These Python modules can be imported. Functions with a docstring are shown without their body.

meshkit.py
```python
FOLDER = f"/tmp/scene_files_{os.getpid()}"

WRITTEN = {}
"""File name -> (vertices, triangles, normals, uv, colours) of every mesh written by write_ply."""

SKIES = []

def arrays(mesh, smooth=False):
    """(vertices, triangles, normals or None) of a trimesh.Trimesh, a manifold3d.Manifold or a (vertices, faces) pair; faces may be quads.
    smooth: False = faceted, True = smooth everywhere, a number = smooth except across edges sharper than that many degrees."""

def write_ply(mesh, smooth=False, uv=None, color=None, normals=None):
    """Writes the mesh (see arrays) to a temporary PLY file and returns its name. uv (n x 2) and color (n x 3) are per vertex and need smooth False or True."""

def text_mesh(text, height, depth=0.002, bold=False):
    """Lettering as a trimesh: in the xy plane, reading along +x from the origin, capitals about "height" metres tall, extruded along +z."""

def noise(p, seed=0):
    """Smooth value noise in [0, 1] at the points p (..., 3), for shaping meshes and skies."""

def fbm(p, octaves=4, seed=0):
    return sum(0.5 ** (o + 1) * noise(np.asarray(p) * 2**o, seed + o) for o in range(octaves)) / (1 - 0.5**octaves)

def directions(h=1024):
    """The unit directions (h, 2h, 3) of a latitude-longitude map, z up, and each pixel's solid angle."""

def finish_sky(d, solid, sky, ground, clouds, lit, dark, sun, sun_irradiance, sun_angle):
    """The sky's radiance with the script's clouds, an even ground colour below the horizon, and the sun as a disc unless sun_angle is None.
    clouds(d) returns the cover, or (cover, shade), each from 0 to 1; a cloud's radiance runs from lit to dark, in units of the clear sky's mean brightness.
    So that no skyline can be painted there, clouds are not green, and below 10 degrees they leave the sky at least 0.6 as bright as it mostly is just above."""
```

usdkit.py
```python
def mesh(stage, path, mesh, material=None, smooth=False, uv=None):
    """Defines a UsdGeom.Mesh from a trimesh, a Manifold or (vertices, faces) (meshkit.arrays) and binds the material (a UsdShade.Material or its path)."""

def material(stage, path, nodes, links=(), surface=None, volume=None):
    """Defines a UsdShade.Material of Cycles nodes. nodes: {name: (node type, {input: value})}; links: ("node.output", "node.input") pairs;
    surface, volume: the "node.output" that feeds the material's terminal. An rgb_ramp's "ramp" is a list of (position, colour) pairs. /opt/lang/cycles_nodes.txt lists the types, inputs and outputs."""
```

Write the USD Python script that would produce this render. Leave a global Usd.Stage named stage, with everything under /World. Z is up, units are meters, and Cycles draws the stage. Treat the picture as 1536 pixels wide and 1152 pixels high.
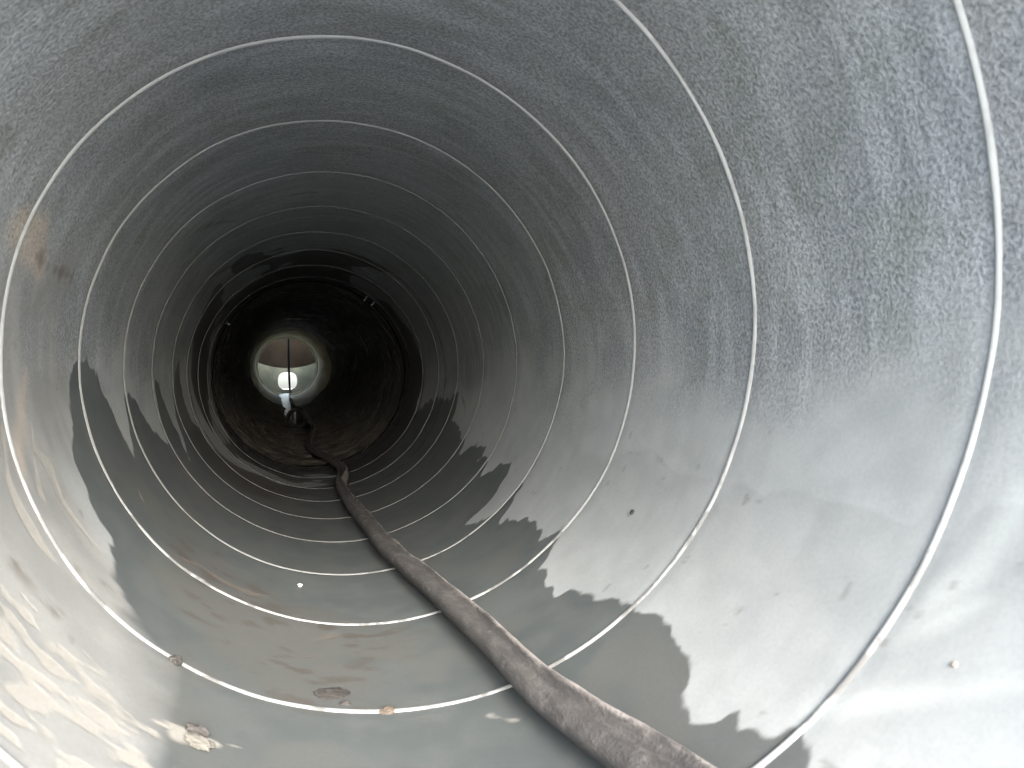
import math, random
import numpy as np
import trimesh, manifold3d, usdkit, meshkit
from pxr import Usd, UsdGeom, UsdLux, UsdShade, Gf, Sdf, Vt

stage = Usd.Stage.CreateInMemory()
UsdGeom.SetStageUpAxis(stage, UsdGeom.Tokens.z)
UsdGeom.SetStageMetersPerUnit(stage, 1.0)
world = UsdGeom.Xform.Define(stage, '/World')
stage.SetDefaultPrim(world.GetPrim())
UsdGeom.Scope.Define(stage, '/World/Looks')
rng = np.random.default_rng(7)

# ------------------------------------------------------------------ camera, light, exposure
R = 0.5                                            # inner radius of the near pipe; its axis is the world's y axis
F, VX, VY, OX, OY, Z0, PITCH = 1072.83, 425.61, 579.40, 0.3069, -0.1123, 0.8473, 0.74435   # lens, view and seam measured for a 1536 x 1152 view
EXPOSURE = 2.42
SKY = 0.15
SUN, SUN_ANGLE, SUN_AZ, SUN_EL = 0.12, 14.0, 175.0, 32.0   # azimuth clockwise from +y
MOUTH = 0.60 * R

w = np.array([VX - 768, VY - 576, F]); w /= np.linalg.norm(w)
r_ = np.array([w[2], 0, -w[0]]); r_ /= np.linalg.norm(r_)
d_ = np.cross(w, r_)
CAM = np.array([-OX * R, 0.0, OY * R])
def cam2world(v): return np.array([v @ r_, v @ w, -(v @ d_)])
cx, cy, cz = (cam2world(np.array(e, float)) for e in ((1, 0, 0), (0, -1, 0), (0, 0, -1)))
cam = UsdGeom.Camera.Define(stage, '/World/camera')
cam.AddTransformOp().Set(Gf.Matrix4d(*cx, 0, *cy, 0, *cz, 0, *CAM, 1))
cam.CreateHorizontalApertureAttr(36.0); cam.CreateVerticalApertureAttr(27.0)
cam.CreateFocalLengthAttr(36.0 * F / 1536)
cam.CreateClippingRangeAttr(Gf.Vec2f(0.01, 1000))
cam.CreateFStopAttr(7.0); cam.CreateFocusDistanceAttr(1.9)
cam.CreateExposureAttr(EXPOSURE)

saz, sel = math.radians(SUN_AZ), math.radians(SUN_EL)
sund = np.array([math.sin(saz) * math.cos(sel), math.cos(saz) * math.cos(sel), math.sin(sel)])
sky = UsdLux.DomeLight.Define(stage, '/World/sky')
sky.GetPrim().SetCustomDataByKey('kind', 'structure')
sm = usdkit.material(stage, '/World/Looks/sky_look', {
    's': ('sky_texture', {'sky_type': 'single_scattering', 'sun_disc': False, 'sun_elevation': sel, 'sun_rotation': math.atan2(sund[0], sund[1]), 'aerosol_density': 3.0}),
    'h': ('hsv', {'saturation': 0.7}),
    'b': ('background_shader', {'strength': SKY})}, [('s.color', 'h.color'), ('h.color', 'b.color')], surface='b.background')
UsdShade.MaterialBindingAPI.Apply(sky.GetPrim()).Bind(sm)
sun = UsdLux.DistantLight.Define(stage, '/World/sun')
sun.CreateIntensityAttr(SUN); sun.CreateAngleAttr(SUN_ANGLE); sun.CreateNormalizeAttr(True); sun.CreateColorAttr(Gf.Vec3f(1, 0.99, 0.97))
zz = sund; xx = np.cross([0, 0, 1.0], zz); xx /= np.linalg.norm(xx); yy = np.cross(zz, xx)
sun.AddTransformOp().Set(Gf.Matrix4d(*xx, 0, *yy, 0, *zz, 0, 0, 0, 0, 1))

# ------------------------------------------------------------------ helpers
used = {}
def path_of(name, parent):
    base = (parent.GetPath() if parent is not None else Sdf.Path('/World'))
    p = base.AppendChild(name)
    if not stage.GetPrimAtPath(p): return str(p)
    k = used[p] = used.get(p, 0) + 1
    return f'{p}_{k:03d}'
def obj(name, mesh, mat, parent=None, smooth=40):
    return usdkit.mesh(stage, path_of(name, parent), mesh, mat, smooth=smooth).GetPrim()
def tag(p, label=None, cat=None, group=None, kind=None):
    for k, v in (('label', label), ('category', cat), ('group', group), ('kind', kind)):
        if v: p.SetCustomDataByKey(k, v)
    return p
def thing(name, label, cat, group=None, loc=(0, 0, 0)):
    x = UsdGeom.Xform.Define(stage, path_of(name, None))
    if any(loc): x.AddTranslateOp().Set(Gf.Vec3d(*map(float, loc)))
    return tag(x.GetPrim(), label, cat, group)
def primvar(prim, name, a):
    UsdGeom.PrimvarsAPI(prim).CreatePrimvar(name, Sdf.ValueTypeNames.FloatArray, 'vertex').Set(Vt.FloatArray.FromNumpy(np.asarray(a, np.float32)))

def ray(px, py):                                    # a measured direction of the 1536 x 1152 view, in world axes
    return cam2world(np.array([px - 768, py - 576, F], float))
def on_pipe(px, py, rho=R):                         # where that direction meets the near pipe
    D = ray(px, py)
    A = D[0]**2 + D[2]**2; B = 2 * (CAM[0] * D[0] + CAM[2] * D[2]); C = CAM[0]**2 + CAM[2]**2 - rho**2
    return CAM + D * (-B + math.sqrt(B * B - 4 * A * C)) / (2 * A)
def unroll(p):                                      # arc length from the pipe's floor line, and depth
    p = np.asarray(p)
    return np.stack([np.arctan2(p[..., 0], -p[..., 2]) * R, p[..., 1]], -1)
def outline(pts): return np.array([unroll(on_pipe(*q)) for q in pts])
def wall(s, y, h=0.0):                              # the point h above the near pipe's wall
    a = np.asarray(s) / R
    return np.stack([np.sin(a) * (R - h), np.asarray(y) + 0 * a, -np.cos(a) * (R - h)], -1)
def sdf(P, poly):                                   # signed distance, positive inside
    best = np.full(len(P), 1e9); inside = np.zeros(len(P), bool)
    for a, b in zip(poly, np.roll(poly, -1, 0)):
        e = b - a; t = np.clip(((P - a) @ e) / max(e @ e, 1e-12), 0, 1)
        best = np.minimum(best, ((P - a - t[:, None] * e)**2).sum(1))
        c = (a[1] > P[:, 1]) != (b[1] > P[:, 1])
        with np.errstate(divide='ignore', invalid='ignore'):
            inside ^= c & (P[:, 0] < a[0] + (P[:, 1] - a[1]) * (b[0] - a[0]) / (b[1] - a[1]))
    return np.where(inside, 1, -1) * np.sqrt(best)
def line_sdf(P, pts, widths):                       # positive within `width` of a line
    best = np.full(len(P), -1e9)
    for (a, b, wa, wb) in zip(pts[:-1], pts[1:], widths[:-1], widths[1:]):
        e = b - a; t = np.clip(((P - a) @ e) / max(e @ e, 1e-12), 0, 1)
        best = np.maximum(best, wa + (wb - wa) * t - np.sqrt(((P - a - t[:, None] * e)**2).sum(1)))
    return best

class Net:                                          # a small writer of node graphs
    def __init__(s): s.n, s.l, s.k = {}, [], 0
    def add(s, kind, out, **inp):
        name = f'n{s.k}'; s.k += 1; const = {}
        for k, v in inp.items():
            if isinstance(v, tuple) and len(v) == 2 and isinstance(v[0], str) and v[0] == '@': s.l.append((v[1], f'{name}.{k}'))
            else: const[k] = v
        s.n[name] = (kind, const)
        return ('@', f'{name}.{out}')
    def pos(s): return s.add('geometry', 'position')
    def mapped(s, v, scale, loc=(0, 0, 0)): return s.add('mapping', 'vector', vector=v, scale=scale, location=loc)
    def noise(s, v, scale, detail=2.0, rough=0.5, dist=0.0): return s.add('noise_texture', 'fac', vector=v, scale=scale, detail=detail, roughness=rough, distortion=dist)
    def attr(s, n): return s.add('attribute', 'fac', attribute=n)
    def rng(s, v, a, b, c=0.0, d=1.0, smooth=True): return s.add('map_range', 'result', range_type='smoothstep' if smooth else 'linear', value=v, from_min=a, from_max=b, to_min=c, to_max=d, clamp=True)
    def math(s, t, a, b=0.0, c=0.0): return s.add('math', 'value', math_type=t, value1=a, value2=b, value3=c)
    def mix(s, f, a, b, mode='mix'): return s.add('mix_color', 'result', blend_type=mode, fac=f, a=a, b=b)
    def mixf(s, f, a, b): return s.add('mix_float', 'result', fac=f, a=a, b=b)
    def bump(s, h, dist, strength=1.0, normal=None):
        kw = {} if normal is None else {'normal': normal}
        return s.add('bump', 'normal', height=h, distance=dist, strength=strength, **kw)
    def done(s, name, **p):
        out = s.add('principled_bsdf', 'BSDF', **p)
        return usdkit.material(stage, '/World/Looks/' + name, s.n, s.l, surface=out[1])
def plain(name, c1, c2, scale, rough=0.7, bump=0.0, stretch=(1, 1, 1), **kw):
    n = Net(); p = n.mapped(n.pos(), stretch); f = n.noise(p, scale, 4.0, 0.6)
    c = n.mix(n.rng(f, 0.3, 0.7), c1, c2)
    if bump: kw['normal'] = n.bump(f, bump)
    return n.done(name, base_color=c, roughness=rough, **kw)

# ------------------------------------------------------------------ materials
def zinc():                                         # broad stains come from the wall's own mesh, fine grain from the noise here
    n = Net(); p = n.pos()
    grain = n.noise(p, 205.0, 2.0, 0.6, 0.1)
    upper, wet = n.attr('upper'), n.rng(n.attr('wet'), -0.003, 0.005)
    mud = n.rng(n.attr('mud'), -0.06, 0.09); streak = n.rng(n.attr('streak'), -0.004, 0.006); dirt = n.rng(n.attr('dirt'), -0.008, 0.016)
    base, damp = (n.add('attribute', 'color', attribute=k) for k in ('base', 'damp'))
    dry = n.math('multiply', upper, n.math('subtract', 1.0, wet))
    f = n.mixf(dry, n.rng(grain, 0.2, 0.8, 0.93, 1.07, False), n.rng(grain, 0.30, 0.70, GRAIN[0], GRAIN[1], False))
    c = n.mix(1.0, n.mix(wet, base, damp), n.add('combine_color', 'color', r=f, g=f, b=f), 'multiply')
    silt = n.mix(grain, (0.195, 0.193, 0.178), (0.26, 0.257, 0.237))
    c = n.mix(n.math('multiply', n.math('maximum', mud, streak), 0.85), c, silt)
    c = n.mix(n.math('multiply', dirt, 0.7), c, (0.08, 0.07, 0.06))
    film = n.math('maximum', n.math('maximum', mud, streak), dirt)
    rough = n.mixf(film, n.mixf(wet, n.mixf(upper, 0.6, 0.66), 0.6), 0.85)
    metal = n.mixf(film, n.mixf(wet, n.mixf(upper, 0.08, 0.2), 0.0), 0.0)
    h = n.math('add', n.math('multiply', n.math('multiply', grain, dry), 0.0028), n.math('multiply', film, 0.0007))
    return n.done('galvanised_steel', base_color=c, roughness=rough, metallic=metal, normal=n.bump(h, 1.0, 0.7), specular_ior_level=0.35)
def seam_look():
    n = Net(); p = n.pos()
    z = n.add('separate_xyz', 'z', vector=p)
    low = n.rng(z, -0.1, -0.35)
    f = n.noise(n.mapped(p, (0.5, 1, 0.5)), 30.0, 3.0, 0.65)
    g = n.math('maximum', n.math('multiply', n.rng(f, 0.47, 0.60), n.mixf(low, 0.25, 0.97)), n.rng(n.add('separate_xyz', 'y', vector=p), 0.7, 2.3, 0.0, 0.93))
    g = n.math('maximum', g, n.math('multiply', low, 0.4))
    c = n.mix(g, (0.31, 0.326, 0.328), (0.10, 0.104, 0.104))
    return n.done('bright_seam_metal', base_color=c, roughness=n.mixf(g, 0.5, 0.7), metallic=n.mixf(g, 0.15, 0.0), specular_ior_level=0.4)
def hose_look():
    n = Net(); p = n.pos()
    f = n.noise(n.mapped(p, (1, 0.35, 1)), 55.0, 5.0, 0.65); g = n.noise(p, 260.0, 3.0); e = n.attr('edge')
    c = n.mix(n.rng(f, 0.35, 0.72), (0.036, 0.0352, 0.035), (0.07, 0.0675, 0.0665))
    ed = n.rng(n.math('add', e, n.math('multiply', n.math('subtract', f, 0.5), 1.0)), 0.45, 0.95)
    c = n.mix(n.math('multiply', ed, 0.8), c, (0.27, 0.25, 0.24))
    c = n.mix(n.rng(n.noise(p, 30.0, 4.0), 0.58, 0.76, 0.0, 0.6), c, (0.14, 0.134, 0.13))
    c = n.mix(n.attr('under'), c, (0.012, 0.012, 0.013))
    h = n.math('add', n.math('multiply', g, 0.4), f)
    return n.done('dusty_canvas', base_color=c, roughness=0.72, normal=n.bump(h, 0.003))
GRAIN = (0.60, 1.40)
ZINC, SEAM, HOSE = zinc(), seam_look(), hose_look()
def dark_pipe_look():  # near-black tone varied by noise, browner patches low down
    n = Net(); p = n.pos(); x = n.add('separate_xyz', 'z', vector=p)
    f = n.noise(n.mapped(p, (0.5, 1, 0.5)), 18.0, 5.0, 0.65)
    low = n.rng(x, -0.15, -0.4)
    c = n.mix(n.rng(f, 0.35, 0.7), (0.028, 0.029, 0.029), (0.065, 0.065, 0.062))
    c = n.mix(n.math('multiply', low, n.rng(n.noise(p, 11.0, 5.0, 0.7), 0.4, 0.6)), c, (0.11, 0.105, 0.09))
    return n.done('dark_rough_pipe', base_color=c, roughness=n.mixf(f, 0.2, 0.55), normal=n.bump(f, 0.03, 1.0))
DARK = dark_pipe_look()
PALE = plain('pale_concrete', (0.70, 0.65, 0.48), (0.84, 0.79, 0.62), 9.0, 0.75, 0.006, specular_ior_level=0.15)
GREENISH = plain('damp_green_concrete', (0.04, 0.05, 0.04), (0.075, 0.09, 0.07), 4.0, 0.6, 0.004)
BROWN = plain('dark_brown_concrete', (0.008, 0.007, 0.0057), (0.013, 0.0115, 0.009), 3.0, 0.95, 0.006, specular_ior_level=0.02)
BLACK = plain('black_rubber', (0.008, 0.008, 0.008), (0.016, 0.016, 0.016), 40.0, 0.95, 0.001, specular_ior_level=0.15)
BOLT = plain('worn_bolt_metal', (0.16, 0.16, 0.155), (0.26, 0.26, 0.25), 80.0, 0.5)
MUDCLUMP = plain('dark_mud', (0.018, 0.017, 0.016), (0.055, 0.052, 0.049), 90.0, 0.7, 0.002)
SILT = plain('pale_silt', (0.11, 0.107, 0.094), (0.17, 0.166, 0.146), 90.0, 0.8, 0.002)
CHIP = plain('white_chip', (0.42, 0.42, 0.40), (0.52, 0.52, 0.50), 90.0, 0.5)
PLAINZINC = plain('outer_galvanised', (0.30, 0.32, 0.33), (0.42, 0.44, 0.45), 14.0, 0.5, 0.001, metallic=0.4)
SOIL = plain('pale_dry_gravel', (0.52, 0.525, 0.515), (0.62, 0.625, 0.615), 2.5, 0.95, 0.02)
def water_look():
    n = Net(); p = n.pos()
    return n.done('shallow_water', base_color=(0.035, 0.032, 0.026), roughness=0.27, ior=1.33, normal=n.bump(n.noise(n.mapped(p, (1, 0.4, 1)), 14.0, 3.0), 0.004, 0.6))
WATER = water_look()

# ------------------------------------------------------------------ unseen ground outside the mouth, added to bounce light in
g = np.linspace(-150, 150, 3)
tag(obj('ground', trimesh.Trimesh([[-150, -150, 0], [150, -150, 0], [150, 150, 0], [-150, 150, 0]] + np.array([0, 0, -R - 0.05]), [[0, 1, 2], [0, 2, 3]]), SOIL, smooth=False), kind='structure')

# ------------------------------------------------------------------ near pipe: one spiral strip of galvanised steel
JOINT = 7.72 * R
WET = [(600, 640), (606, 600), (613, 588), (622, 622), (636, 606), (655, 596), (676, 600), (680, 592), (688, 585), (684, 615), (674, 634), (684, 630), (690, 646), (691, 655), (697, 662),
       (693, 672), (684, 686), (690, 684), (703, 670), (716, 666), (727, 671), (722, 684), (716, 690), (733, 682), (727, 700), (722, 712), (738, 704), (750, 694), (764, 696), (760, 712), (752, 724), (738, 744), (724, 760), (712, 772), (703, 784),
       (718, 781), (740, 770), (762, 752), (781, 728), (773, 744), (764, 762), (752, 780), (735, 803), (760, 778), (780, 780), (800, 776), (808, 796), (806, 812), (822, 806), (840, 796), (832, 812), (820, 836), (815, 850), (822, 874), (840, 886), (864, 881), (903, 898), (940, 904), (978, 928), (1008, 941),
       (1025, 976), (1033, 1016), (1020, 1045), (1016, 1066), (1040, 1075), (1078, 1086), (1092, 1076), (1106, 1072), (1113, 1093), (1150, 1095), (1198, 1088), (1205, 1100), (1195, 1150), (1185, 1260), (1100, 1420), (700, 1500),
       (450, 1300), (230, 1300), (205, 1152), (210, 1090), (215, 1010), (195, 930), (175, 860), (160, 800), (130, 735), (110, 670), (104, 610), (106, 560), (118, 541), (130, 540), (144, 556), (152, 590), (172, 618), (188, 660), (205, 692), (200, 664), (188, 612), (187, 590), (192, 588), (205, 602), (226, 640), (250, 662), (245, 640), (236, 600), (233, 566), (240, 575), (250, 610), (268, 650), (285, 690), (276, 660), (264, 620), (262, 560), (270, 540), (284, 620)]
MUD = [(-60, 800), (20, 835), (70, 880), (110, 935), (170, 975), (225, 1000), (230, 1040), (320, 1085), (345, 1130), (330, 1200), (200, 1500), (-300, 1500), (-300, 1000)]
WARM = [(-60, 330), (20, 330), (75, 350), (105, 400), (70, 520), (102, 560), (105, 640), (120, 720), (170, 800), (230, 900), (300, 1000), (380, 1152), (300, 1500), (-300, 1500), (-300, 700)]
STREAKS = [([(42, 665), (75, 700), (92, 745), (118, 785), (160, 830)], [5, 11, 14, 11, 4]), ([(5, 640), (14, 720), (38, 775), (62, 818), (95, 850)], [4, 9, 10, 8, 3]), ([(160, 715), (178, 735)], [4, 2]),
           ([(60, 740), (52, 700), (48, 640)], [7, 5, 3]), ([(135, 805), (165, 850)], [5, 3]), ([(205, 720), (220, 760)], [3, 2]), ([(290, 862), (305, 870)], [6, 4]), ([(270, 1100), (315, 1108)], [10, 8]), ([(735, 1072), (775, 1078)], [5, 3])]
PALE_STREAKS = [([(1345, 960), (1400, 900), (1470, 850), (1536, 740)], [12, 16, 18, 14]), ([(1215, 1065), (1330, 1048), (1440, 1035), (1560, 1015)], [8, 11, 12, 10]), ([(1340, 965), (1420, 925), (1480, 900)], [8, 10, 6])]
DIRT = [([(136, 640), (147, 675), (158, 705), (166, 722)], [3, 4, 4, 2]), ([(178, 742), (190, 762), (200, 778)], [4, 5, 2]), ([(262, 836), (300, 846), (330, 868), (372, 888), (410, 892)], [5, 10, 11, 10, 3]), ([(280, 355), (310, 340), (350, 332)], [2, 4, 2]),
        ([(255, 430), (275, 400), (305, 368)], [3, 5, 2]), ([(365, 402), (420, 380), (500, 375), (530, 398), (480, 402), (420, 408)], [2, 8, 5, 6, 9, 4]), ([(395, 305), (470, 290)], [2, 3]), ([(300, 430), (318, 415), (360, 395)], [2, 6, 4]),
        ([(60, 385), (72, 400), (108, 415)], [9, 8, 5]), ([(30, 850), (55, 885), (85, 915)], [5, 9, 13]), ([(155, 870), (165, 885)], [5, 4]), ([(120, 855), (132, 872)], [3, 4]), ([(692, 595), (696, 604), (697, 620)], [2, 2, 3]), ([(800, 700), (805, 690)], [2, 3]),
        ([(480, 960), (500, 953)], [3, 4]), ([(440, 985), (470, 982)], [2, 4]), ([(378, 920), (400, 930)], [5, 2]), ([(1238, 870), (1262, 866), (1277, 866)], [3, 8, 6]), ([(640, 1081), (662, 1081)], [4, 4]), ([(605, 962), (618, 957)], [2, 3]), ([(1105, 915), (1118, 912)], [2, 3])]
nth = 680
ys = np.concatenate([np.arange(MOUTH, 1.9, 0.0065), np.arange(1.9, JOINT, 0.014), [JOINT]])
th = np.linspace(0, 2 * np.pi, nth, endpoint=False) + np.pi      # column 0 at the crown
TH, YY = np.meshgrid(th, ys)
turn = ((-TH + np.pi) / (2 * np.pi))                             # any angle to the crown, clockwise seen from the mouth
S = np.arctan2(np.sin(TH), np.cos(TH)) * R                       # arc from floor line, + to the right
phi = np.mod(np.arctan2(np.sin(TH), -np.cos(TH)), 2 * np.pi) / (2 * np.pi)   # clockwise from crown seen from the mouth
gap = np.mod(YY - (Z0 + PITCH * phi) * R, PITCH * R)             # depth beyond the last seam
gap_far = PITCH * R - gap                                        # depth to the next seam
dents = (meshkit.fbm(np.stack([np.sin(TH) * 2.2, YY * 3.0, np.cos(TH) * 2.2], -1) + 40, 3, 5) - 0.5) * 0.008
crown = 0.0022 * np.sin(np.pi * gap / (PITCH * R))               # each strip bellies out a little between its seams
dd = np.minimum(gap, gap_far)
groove = 0.0015 * np.exp(-(dd / 0.014)**2)
rad = R + dents + crown + groove
V = np.stack([np.sin(TH) * rad, YY, -np.cos(TH) * rad], -1).reshape(-1, 3)
i = np.arange(len(ys) - 1)[:, None] * nth; j = np.arange(nth)[None]; j2 = (j + 1) % nth
Fq = np.stack([i + j, i + j2, i + nth + j2, i + nth + j], -1).reshape(-1, 4)
pipe = thing('spiral_pipe', 'grey galvanised steel pipe with a bright spiral seam, seen from inside its near mouth', 'pipe')
pw = obj('pipe_wall', (V, Fq[:, ::-1]), ZINC, pipe, smooth=True)
P = unroll(V)
def width_m(pt, px):                                             # the width in metres of so many pixels, on the wall at that spot
    return px * np.linalg.norm(on_pipe(*pt) - CAM) / F
def lines(specs):
    out = np.full(len(P), -1e9)
    for pts, wd in specs:
        q = outline(pts)
        out = np.maximum(out, line_sdf(P, q, [width_m(a, b) for a, b in zip(pts, wd)]))
    return out
def sm01(x, a, b): t = np.clip((x - a) / (b - a), 0, 1); return t * t * (3 - 2 * t)
def fb(freq, octaves, seed, scale=(1, 1, 1)): return meshkit.fbm(V * np.array(scale) * freq + 50, octaves, seed)
def colour(prim, name, a): UsdGeom.PrimvarsAPI(prim).CreatePrimvar(name, Sdf.ValueTypeNames.Color3fArray, 'vertex').Set(Vt.Vec3fArray.FromNumpy(np.asarray(a, np.float32)))
def lerp(f, a, b): return np.asarray(a) + np.asarray(f)[:, None] * (np.asarray(b) - np.asarray(a))
big, mid = fb(5, 3, 21), fb(22, 3, 22)
AR = (0.22, 1, 0.22)
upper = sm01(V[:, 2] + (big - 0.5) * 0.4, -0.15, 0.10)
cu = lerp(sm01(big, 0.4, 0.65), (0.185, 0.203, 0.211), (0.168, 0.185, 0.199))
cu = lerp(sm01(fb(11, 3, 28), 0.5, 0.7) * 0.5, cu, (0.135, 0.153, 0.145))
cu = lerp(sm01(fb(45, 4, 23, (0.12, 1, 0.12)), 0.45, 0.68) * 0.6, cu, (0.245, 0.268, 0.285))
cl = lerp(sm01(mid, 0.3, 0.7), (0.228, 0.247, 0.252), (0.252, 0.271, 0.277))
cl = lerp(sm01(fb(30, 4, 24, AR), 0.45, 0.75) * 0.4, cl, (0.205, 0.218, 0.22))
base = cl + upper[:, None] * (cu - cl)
gf = gap_far.ravel()
base = lerp(sm01(gf + (mid - 0.5) * 0.06, 0.05, 0.015) * upper * 0.5, base, (0.19, 0.2, 0.206))
warm = sm01(sdf(P, outline(WARM)) + (fb(9, 4, 25, AR) - 0.5) * 0.4, -0.04, 0.10) * 0.75
base = lerp(warm, base, lerp(sm01(fb(24, 4, 26, (0.3, 1, 0.3)), 0.35, 0.65), (0.155, 0.159, 0.155), (0.21, 0.213, 0.207)))
base = lerp(sm01(lines([([(30, 340), (55, 360), (62, 400)], [22, 36, 20]), ([(30, 700), (40, 560)], [18, 10])]) + (fb(16, 4, 40, AR) - 0.5) * 0.05, -0.015, 0.02) * 0.75, base, (0.30, 0.27, 0.235))
base = lerp(sm01(lines(PALE_STREAKS) + (fb(30, 3, 37, AR) - 0.5) * 0.02, -0.012, 0.012) * 0.8, base, (0.30, 0.325, 0.325))
upper = upper * (1 - warm)
speck = sm01(fb(55, 3, 27, (0.6, 1, 0.6)), 0.76, 0.80) * (1 - upper)
base = lerp(speck * 0.4, base, (0.09, 0.085, 0.08))
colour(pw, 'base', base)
deep = V[:, 1] - 3.05 + (fb(2.6, 4, 31, (0.8, 0.7, 0.8)) - 0.5) * 4.5        # damp blotches before the joint, spread to paint in the light's falloff with depth
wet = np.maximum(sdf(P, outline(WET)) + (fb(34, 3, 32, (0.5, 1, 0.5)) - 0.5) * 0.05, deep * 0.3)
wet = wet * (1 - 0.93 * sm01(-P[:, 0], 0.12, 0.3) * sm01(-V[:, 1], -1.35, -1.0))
damp = lerp(sm01(mid, 0.3, 0.7), (0.053, 0.062, 0.064), (0.064, 0.072, 0.073))
damp = lerp(sm01(fb(7, 4, 33), 0.48, 0.68), damp, (0.068, 0.073, 0.072))
grime = sm01(sdf(P, outline([(225, 790), (300, 815), (400, 870), (520, 930), (620, 950), (560, 1050), (460, 1090), (340, 1010), (240, 900)])) + (fb(14, 4, 38) - 0.5) * 0.2, -0.04, 0.06)
damp = lerp(grime * 0.8, damp, (0.064, 0.067, 0.065))
damp = lerp(grime * sm01(fb(48, 5, 39, (0.5, 1, 0.5)), 0.56, 0.66) * 0.6, damp, (0.045, 0.04, 0.035))
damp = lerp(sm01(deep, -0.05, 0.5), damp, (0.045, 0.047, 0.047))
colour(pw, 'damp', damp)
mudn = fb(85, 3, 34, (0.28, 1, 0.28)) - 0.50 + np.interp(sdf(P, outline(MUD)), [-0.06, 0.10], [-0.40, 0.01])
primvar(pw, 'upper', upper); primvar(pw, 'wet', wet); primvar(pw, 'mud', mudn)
primvar(pw, 'streak', np.maximum(lines(STREAKS), -0.5) + (fb(40, 3, 35, AR) - 0.5) * 0.035)
primvar(pw, 'dirt', np.maximum(lines(DIRT), -0.5) + (fb(60, 3, 36, (0.4, 1, 0.4)) - 0.5) * 0.05)
def seam(t0, t1, width, height, shift, sunk):
    t = np.arange(t0, t1, 1 / 420); a = 2 * np.pi * t
    yc = (Z0 + PITCH * t) * R + shift
    prof = [(width * q, height * h) for q, h in ((-0.5, -0.8), (-0.46, 0.0), (-0.36, 0.5), (-0.2, 0.87), (0.0, 1.0), (0.2, 0.87), (0.36, 0.5), (0.46, 0.0), (0.5, -0.8))]
    wob = (meshkit.fbm(np.stack([t * 30, t * 0, t * 0], -1), 2, 3) - 0.5)
    dn = (meshkit.fbm(np.stack([np.sin(a) * 2.2, yc * 3.0, -np.cos(a) * 2.2], -1) + 40, 3, 5) - 0.5) * 0.008
    rows = []
    for u, h in prof:
        rr = R + dn + sunk - h * (1 + 0.4 * wob)
        rows.append(np.stack([np.sin(a) * rr, yc + u * (1 + 0.3 * wob), np.cos(a) * rr], -1))
    G = np.stack(rows, 1); n, m = G.shape[:2]
    ii = np.arange(n - 1)[:, None] * m; jj = np.arange(m - 1)[None]
    return G.reshape(-1, 3), np.stack([ii + jj, ii + jj + 1, ii + m + jj + 1, ii + m + jj], -1).reshape(-1, 4)
t0 = (MOUTH / R - Z0) / PITCH; t1 = (JOINT / R - Z0) / PITCH
obj('seam', seam(t0 + 0.03, t1 - 0.03, 0.0085, 0.0032, 0.0, 0.0015), SEAM, pipe, smooth=True)
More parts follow.
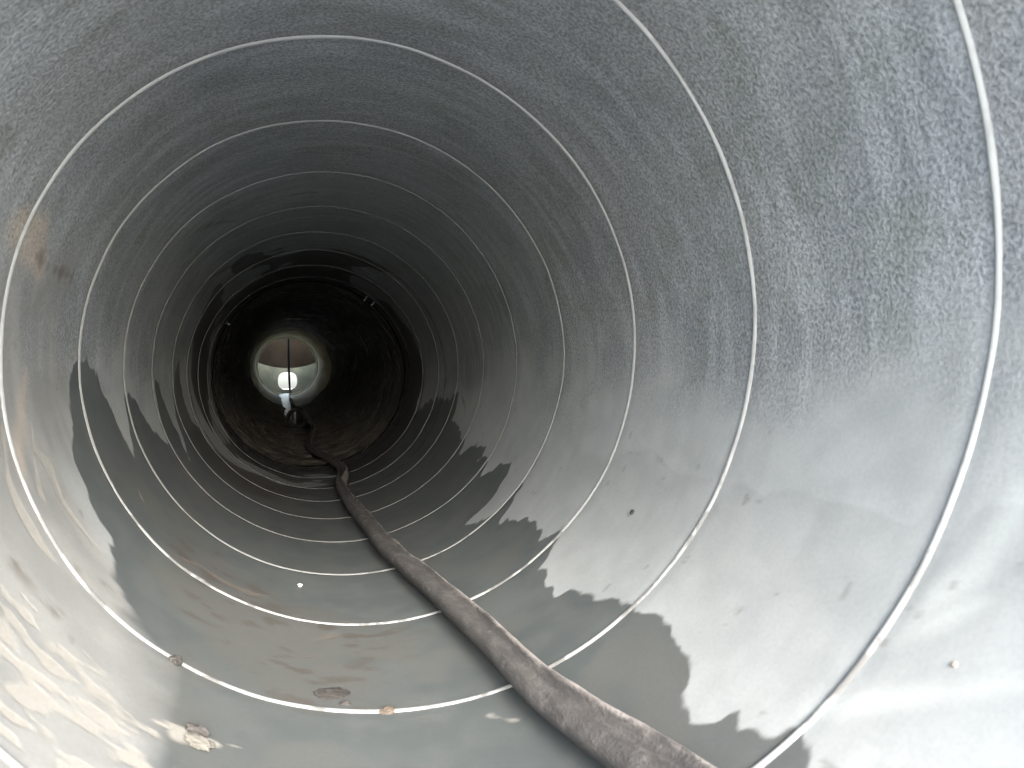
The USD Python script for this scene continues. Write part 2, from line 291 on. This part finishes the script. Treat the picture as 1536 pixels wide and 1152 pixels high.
# the sheet's outside and the turned edge at the mouth
def tube(ri, ro, y0, y1, n=160, axis=None, rows=2):
    a = np.linspace(0, 2 * np.pi, n, endpoint=False); prof = [(ri, y0), (ro, y0), (ro, y1), (ri, y1)]
    G = np.stack([np.stack([np.sin(a) * q, 0 * a + y, np.cos(a) * q], -1) for q, y in prof])
    k = np.arange(4)[:, None]; b = np.arange(n)[None]; b2 = (b + 1) % n; k2 = (k + 1) % 4
    f = np.stack([k * n + b, k2 * n + b, k2 * n + b2, k * n + b2], -1).reshape(-1, 4)
    return trimesh.Trimesh(G.reshape(-1, 3), np.vstack([f[:, [0, 1, 2]], f[:, [0, 2, 3]]]), process=False)
obj('pipe_outside', tube(R + 0.012, R + 0.02, MOUTH + 0.004, JOINT + 0.2), PLAINZINC, pipe)
obj('mouth_edge', tube(R - 0.002, R + 0.024, MOUTH - 0.012, MOUTH + 0.003), PLAINZINC, pipe)

# ------------------------------------------------------------------ the far run: its own straight axis, turning a little left and up
def at_depth(px, py, depth):
    D = ray(px, py); return CAM + D * depth / D[1]
A0 = at_depth(469, 561.5, 7.75 * R); A1 = at_depth(431, 549, 25.0 * R)
ax = (A1 - A0) / np.linalg.norm(A1 - A0)
bx = np.cross(ax, [0, 0, 1.0]); bx /= np.linalg.norm(bx); bz = np.cross(bx, ax)
L2 = np.linalg.norm(A1 - A0)
M2 = np.eye(4); M2[:3, 0], M2[:3, 1], M2[:3, 2], M2[:3, 3] = bx, ax, bz, A0    # local: x right, y along, z up
def far(mesh):
    v, f = (mesh.vertices, mesh.faces) if hasattr(mesh, 'vertices') else mesh
    return np.asarray(v) @ M2[:3, :3].T + A0, np.asarray(f)
def far_pt(x, y, z): return M2[:3, :3] @ np.array([x, y, z]) + A0
def skin(ys, radius, n=200, seed=1, amp=0.0):
    a = np.linspace(0, 2 * np.pi, n, endpoint=False); AA, Y = np.meshgrid(a, ys)
    rr = radius(AA, Y) if callable(radius) else radius + 0 * Y
    V = np.stack([np.sin(AA) * rr, Y, np.cos(AA) * rr], -1).reshape(-1, 3)
    i = np.arange(len(ys) - 1)[:, None] * n; j = np.arange(n)[None]; j2 = (j + 1) % n
    return V, np.stack([i + j, i + n + j, i + n + j2, i + j2], -1).reshape(-1, 4)[:, ::-1]
PALE0 = L2 * (18.6 - 7.75) / (25.0 - 7.75)
RS = 0.985 * R
def rough_r(A, Y):
    rib = 0.008 * np.sin(2 * np.pi * Y / 0.13)
    lump = (meshkit.fbm(np.stack([np.sin(A) * 3, Y * 5, np.cos(A) * 3], -1) + 60, 4, 11) - 0.5) * (0.03 + 0.05 * np.clip(-np.cos(A), 0, 1))
    return RS + rib - np.abs(lump) * 0.9
dk = thing('dark_pipe', 'black ribbed pipe beyond the joint ring, before the lit concrete', 'pipe')
obj('pipe_wall', far(skin(np.arange(-0.02, PALE0 + 0.02, 0.02), rough_r, 260)), DARK, dk, smooth=True)
obj('pipe_outside', far(tube(R + 0.08, R + 0.1, 0.08, PALE0)), DARK, dk)
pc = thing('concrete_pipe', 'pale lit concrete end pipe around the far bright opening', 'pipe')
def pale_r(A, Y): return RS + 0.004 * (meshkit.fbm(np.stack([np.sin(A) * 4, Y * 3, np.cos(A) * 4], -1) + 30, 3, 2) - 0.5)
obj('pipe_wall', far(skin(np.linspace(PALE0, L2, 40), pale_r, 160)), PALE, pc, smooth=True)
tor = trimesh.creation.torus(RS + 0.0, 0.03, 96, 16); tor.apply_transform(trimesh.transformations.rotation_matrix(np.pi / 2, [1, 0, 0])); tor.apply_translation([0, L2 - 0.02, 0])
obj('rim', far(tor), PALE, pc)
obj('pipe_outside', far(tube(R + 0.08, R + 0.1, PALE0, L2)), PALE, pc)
# joint ring between both pipes
jr = thing('joint_ring', 'thin black joint ring where the steel pipe meets the dark pipe', 'joint ring')
obj('ring', far(tube(R * 0.972, R + 0.12, -0.012, 0.06, 200)), BLACK, jr)
for (px, py) in ((543, 455), (553, 463), (349, 489), (354, 493)):
    q = at_depth(px, py, 7.7 * R) ; loc = M2[:3, :3].T @ (q - A0); a = math.atan2(loc[0], loc[2])
    b = trimesh.creation.cylinder(0.004, 0.03, sections=8); b.apply_translation([0, 0, 0.008])
    T = trimesh.transformations.rotation_matrix(a, [0, 1, 0]); c = trimesh.util.concatenate([b, trimesh.creation.box([0.007, 0.012, 0.006])])
    c.apply_translation([0, -0.022, R * 0.955]); c.apply_transform(T)
    obj('bolt', far(c), BOLT, jr)

# ------------------------------------------------------------------ round chamber at the far end
RC = 1.6 * R
c0 = A1 + ax * 0 + np.array([ax[0], ax[1], 0]) / np.hypot(ax[0], ax[1]) * (math.sqrt(RC**2 - R**2 * 0.5))
ZT, ZB = CAM[2] + 1.95 * R, -R - 0.10
def cyl(r, z0, z1, x=0., y=0., n=96):
    return manifold3d.Manifold.cylinder(z1 - z0, r, r, n).translate((float(c0[0] + x), float(c0[1] + y), float(z0)))
shell = cyl(RC + 0.12, ZB, ZT) - cyl(RC, ZB + 0.05, ZT + 1)
pin = manifold3d.Manifold.cylinder(2.0, R * 1.02, R * 1.02, 96).translate((0, 0, -1.0)).rotate((-90, 0, 0))
MA = np.column_stack([bx, ax, bz, A1])
pin = pin.transform(MA.astype(np.float32).tolist())
shell = shell - pin
DO = c0[1] + RC                                     # outlet in the far wall
oc = at_depth(431.5, 571, DO)
ow = 13.3 / F * DO
ang = np.linspace(0, 2 * np.pi, 48, endpoint=False)
se = lambda k: np.stack([np.sign(np.cos(ang)) * np.abs(np.cos(ang))**k * ow, np.sign(np.sin(ang)) * np.abs(np.sin(ang))**k * ow * 0.97], -1)
cs = manifold3d.CrossSection([se(0.75).tolist()])
def outlet(scale, y0, y1):
    return manifold3d.Manifold.extrude(cs.scale((scale, scale)), y1 - y0).rotate((90, 0, 0)).translate((float(oc[0]), float(y1), float(oc[2])))
shell = shell - outlet(1.0, DO - 0.6, DO + 0.6)
zf = CAM[2] + (579.4 - 553.5) / F * DO               # where the dark upper wall starts: low at the far side, rising to the sides
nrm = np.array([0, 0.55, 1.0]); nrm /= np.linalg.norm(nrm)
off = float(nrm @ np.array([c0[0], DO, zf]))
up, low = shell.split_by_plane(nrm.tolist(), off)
ch = thing('manhole_chamber', 'round concrete chamber past the far pipe end, dark above and pale below', 'chamber')
ZF = A1[2] - RS - 0.025
obj('floor', cyl(RC - 0.004, ZF - 0.2, ZF) - pin, PALE, ch, smooth=30)
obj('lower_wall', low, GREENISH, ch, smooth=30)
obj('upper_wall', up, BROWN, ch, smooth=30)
HOLE = 1.5 * R
obj('roof', cyl(RC + 0.12, ZT + 0.003, ZT + 0.15) - cyl(HOLE, ZT - 1, ZT + 1, 0.0, 0.0), BROWN, ch, smooth=30)
op = thing('outlet_pipe', 'short pale outlet pipe framing the small white patch of daylight', 'pipe')
obj('pipe_wall', outlet(1.06, DO + 0.125, DO + 0.5) - outlet(1.0, DO - 0.5, DO + 1), GREENISH, op, smooth=30)

# shallow water along the floor of the far run
wy = np.linspace(1.3, L2 + 0.15, 60); hw = 0.015 + 0.07 * meshkit.fbm(np.stack([wy * 4.0, wy * 0, wy * 0 + 3], -1), 3, 9) + 0.04 * np.clip((wy - 5) / 4, 0, 1)
hw = hw * np.clip((wy - 1.3) / 2.5, 0.03, 1)
zl = -np.sqrt(RS**2 - 0.15**2) + 0.006
WV = np.concatenate([np.stack([-hw - 0.045, wy, 0 * wy + zl], -1), np.stack([hw - 0.045, wy, 0 * wy + zl], -1)])
k = np.arange(59)
tag(obj('water', far((WV, np.stack([k, k + 60, k + 61, k + 1], -1))), WATER, smooth=False), kind='structure')

# ------------------------------------------------------------------ the hose
def catmull(pts, n):
    pts = np.asarray(pts, float); q = np.vstack([2 * pts[0] - pts[1], pts, 2 * pts[-1] - pts[-2]]); out = []
    for k in range(1, len(q) - 2):
        t = np.linspace(0, 1, n, endpoint=False)[:, None]
        out.append(0.5 * ((2 * q[k]) + (-q[k - 1] + q[k + 1]) * t + (2 * q[k - 1] - 5 * q[k] + 4 * q[k + 1] - q[k + 2]) * t**2 + (-q[k - 1] + 3 * q[k] - 3 * q[k + 1] + q[k + 2]) * t**3))
    return np.vstack(out + [q[-2:-1]])
HP = [(1170, 1250), (1062, 1196), (985, 1150), (912, 1104), (862, 1068), (804, 1024), (730, 951), (648, 878), (582, 822), (551, 784), (531, 760), (516, 738), (512, 727), (515, 714), (513, 703)]
path, wid, hgt = [], [], []
for q in HP:
    path.append(on_pipe(*q, rho=R - 0.026))
nearp = list(path)
for q, wd in zip(HP, [.054] * 5 + [.05, .048, .048, .048, .048, .05, .04, .043, .048, .046]): wid.append(wd); hgt.append(0.038)
hgt[11:14] = [0.05, 0.06, 0.05]
end_near = path[-1]
path = np.array(path)
def beyond(px, py, depth): return at_depth(px, py, depth)
# on past the joint: a kinked stretch, a standing loop, along the floor and up the chamber
last = path[-1][1]
def on_far(px, py, rho):
    D = M2[:3, :3].T @ ray(px, py); o = M2[:3, :3].T @ (CAM - A0)
    A = D[0]**2 + D[2]**2; B = 2 * (o[0] * D[0] + o[2] * D[2]); C = o[0]**2 + o[2]**2 - rho**2
    return CAM + ray(px, py) * (-B + math.sqrt(B * B - 4 * A * C)) / (2 * A)
RF = RS - 0.035
lead = [on_far(x, y, RF) for x, y in ((503, 694), (486, 684), (470, 676), (463, 665), (466, 652))]
DL = on_far(447, 641, RF - 0.01)[1] / R                # where the standing loop touches the floor
loop = [(470, 641, -.7), (463, 630, -.5), (457, 620, -.35), (447, 614, -.2), (436, 618, -.1), (432, 627, 0), (436, 636, .05), (447, 640, .1), (457, 635, .15), (459, 626, .2), (453, 616, .35), (443, 612, .8)]
farpts = np.array(lead + [at_depth(x, y, (DL + dz) * R) for x, y, dz in loop] + [on_far(438, 605, RF), on_far(436.5, 599, RF)])
base = far_pt(-0.02, L2 - 0.05, -RS + 0.075)
tailx = [at_depth(436, 597, 24.7 * R), at_depth(435, 588, 25.25 * R), at_depth(434, 570, 25.35 * R), at_depth(433, 540, 25.4 * R), at_depth(432.5, 512, 25.4 * R)]
top = tailx[-1].copy(); top[2] = ZT + 0.05
allp = np.vstack([path, farpts, tailx, [top]])
allw = wid + [.05, .048, .045, .04, .036] + [.034] * 12 + [.036, .04] + [.034] * 6
allh = hgt + [.03] * len(farpts) + [.028] * 6
NS = 12
C = catmull(allp, NS); n = len(C)
W_ = np.interp(np.arange(n) / NS, np.arange(len(allp)), allw); H_ = np.interp(np.arange(n) / NS, np.arange(len(allp)), allh)
T_ = np.gradient(C, axis=0); T_ /= np.linalg.norm(T_, axis=1)[:, None]
N_ = np.stack([-C[:, 0], 0 * C[:, 0], -C[:, 2]], -1); N_ /= np.linalg.norm(N_, axis=1)[:, None]
flat = (C[:, 1] < 4.6)
for k in range(1, n):                                # carry the frame on where the hose leaves the floor
    if not flat[k]: N_[k] = N_[k - 1]
    N_[k] -= T_[k] * (N_[k] @ T_[k]); N_[k] /= np.linalg.norm(N_[k])
roll = 0.25 * np.sin(np.arange(n) / NS * 0.9 + 0.6); roll[~flat] = 0
U_ = np.cross(T_, N_); U_ = U_ * np.sign((U_ * [1, 0, 0]).sum(1).mean())
N2 = N_ * np.cos(roll)[:, None] + U_ * np.sin(roll)[:, None]; U2 = U_ * np.cos(roll)[:, None] - N_ * np.sin(roll)[:, None]
NA = 28
al = np.linspace(0, 2 * np.pi, NA, endpoint=False)
pu = np.sign(np.cos(al)) * np.abs(np.cos(al))**0.8; pn = np.sign(np.sin(al)) * np.abs(np.sin(al))**0.75
crease = np.where(pn > 0, -0.38 * np.exp(-((pu - 0.18) / 0.24)**2), 0)
ridge = np.where(pn > 0, 0.22 * np.exp(-((pu - 0.72) / 0.2)**2), 0)
lumps = meshkit.fbm(np.stack([C[:, 0] * 12, C[:, 1] * 9, C[:, 2] * 12], -1) + 70, 3, 4) - 0.5
G = C[:, None] + U2[:, None] * (pu[None] * W_[:, None] * (1 + 0.25 * lumps[:, None]) / 2)[..., None] + N2[:, None] * ((pn + (crease + ridge) * (1 + 2.5 * lumps[:, None])) * H_[:, None] / 2)[..., None]
ii = np.arange(n - 1)[:, None] * NA; jj = np.arange(NA)[None]; jj2 = (jj + 1) % NA
HF = np.stack([ii + jj, ii + jj2, ii + NA + jj2, ii + NA + jj], -1).reshape(-1, 4)
HV = np.vstack([G.reshape(-1, 3), C[0], C[-1]]); m = len(HV)
HF = np.vstack([np.vstack([HF[:, [0, 1, 2]], HF[:, [0, 2, 3]]]), [[m - 2, (q + 1) % NA, q] for q in range(NA)], [[m - 1, (n - 1) * NA + q, (n - 1) * NA + (q + 1) % NA] for q in range(NA)]])
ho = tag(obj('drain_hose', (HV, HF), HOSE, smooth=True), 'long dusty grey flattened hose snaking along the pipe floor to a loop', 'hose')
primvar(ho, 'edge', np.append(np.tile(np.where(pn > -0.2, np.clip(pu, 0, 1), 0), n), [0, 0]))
primvar(ho, 'under', np.append(np.tile(np.clip(-pn * 1.4 - pu * 0.75 - 0.15, 0, 1), n), [0, 0]))  # bare rubber underside, plus the left side's shade painted into the colour

# ------------------------------------------------------------------ lumps of mud and chips lying in the pipe
def clump(px, py, lpx, wpx, h, mat, name, label, cat, seed, tilt=0.0):
    s0, y0 = unroll(on_pipe(px, py)); m = np.linalg.norm(on_pipe(px, py) - CAM) / F
    ico = trimesh.creation.icosphere(3); v = ico.vertices.copy()
    v *= 1 + 1.3 * (meshkit.fbm(v * 2.6 + 9 + seed * 3.1, 4, seed) - 0.5)[:, None]
    x, y, z = v[:, 0] * lpx * m / 2, v[:, 1] * wpx * m / 2, v[:, 2] * h
    x, y = x * math.cos(tilt) - y * math.sin(tilt), x * math.sin(tilt) + y * math.cos(tilt)
    Q = wall(s0 + x, y0 + y, z)
    return tag(obj(name, trimesh.Trimesh(Q, ico.faces, process=False), mat, smooth=True), label, cat)
clump(498, 1040, 42, 34, .0018, MUDCLUMP, 'mud_clump', 'largest dark mud clump on the floor just beyond a long seam arc', 'mud clump', 1, 0.3)
clump(518, 1056, 14, 12, .004, MUDCLUMP, 'mud_clump', 'small dark mud crumb touching the seam beside the largest mud clump', 'mud clump', 2)
clump(263, 992, 16, 16, .006, MUDCLUMP, 'mud_clump', 'dark mud lump sitting on the seam at lower left', 'mud clump', 5)
clump(582, 1067, 20, 14, .006, plain('rusty_mud', (0.05, 0.04, 0.032), (0.1, 0.08, 0.062), 90.0), 'rust_crumb', 'brown rusty crumb on the seam straight below the far opening', 'rust crumb', 6)
clump(298, 1112, 36, 30, .003, SILT, 'silt_lump', 'pale beige silt lump at the lower left floor', 'silt lump', 8)
clump(297, 1097, 30, 10, .006, MUDCLUMP, 'mud_clump', 'dark mud bit resting against the pale silt lump', 'mud clump', 9)
clump(948, 768, 7, 9, .002, MUDCLUMP, 'mud_clump', 'tiny dark speck on the right wall between two seams', 'mud clump', 10)
clump(450, 878, 6, 5, .004, CHIP, 'white_chip', 'small white chip lying on the dark wet floor', 'chip', 11)
clump(1432, 997, 8, 8, .002, plain('rust_spot', (0.26, 0.22, 0.19), (0.31, 0.27, 0.23), 90.0), 'rust_crumb', 'small pale brown crumb alone on the bright lower right wall', 'rust crumb', 14)
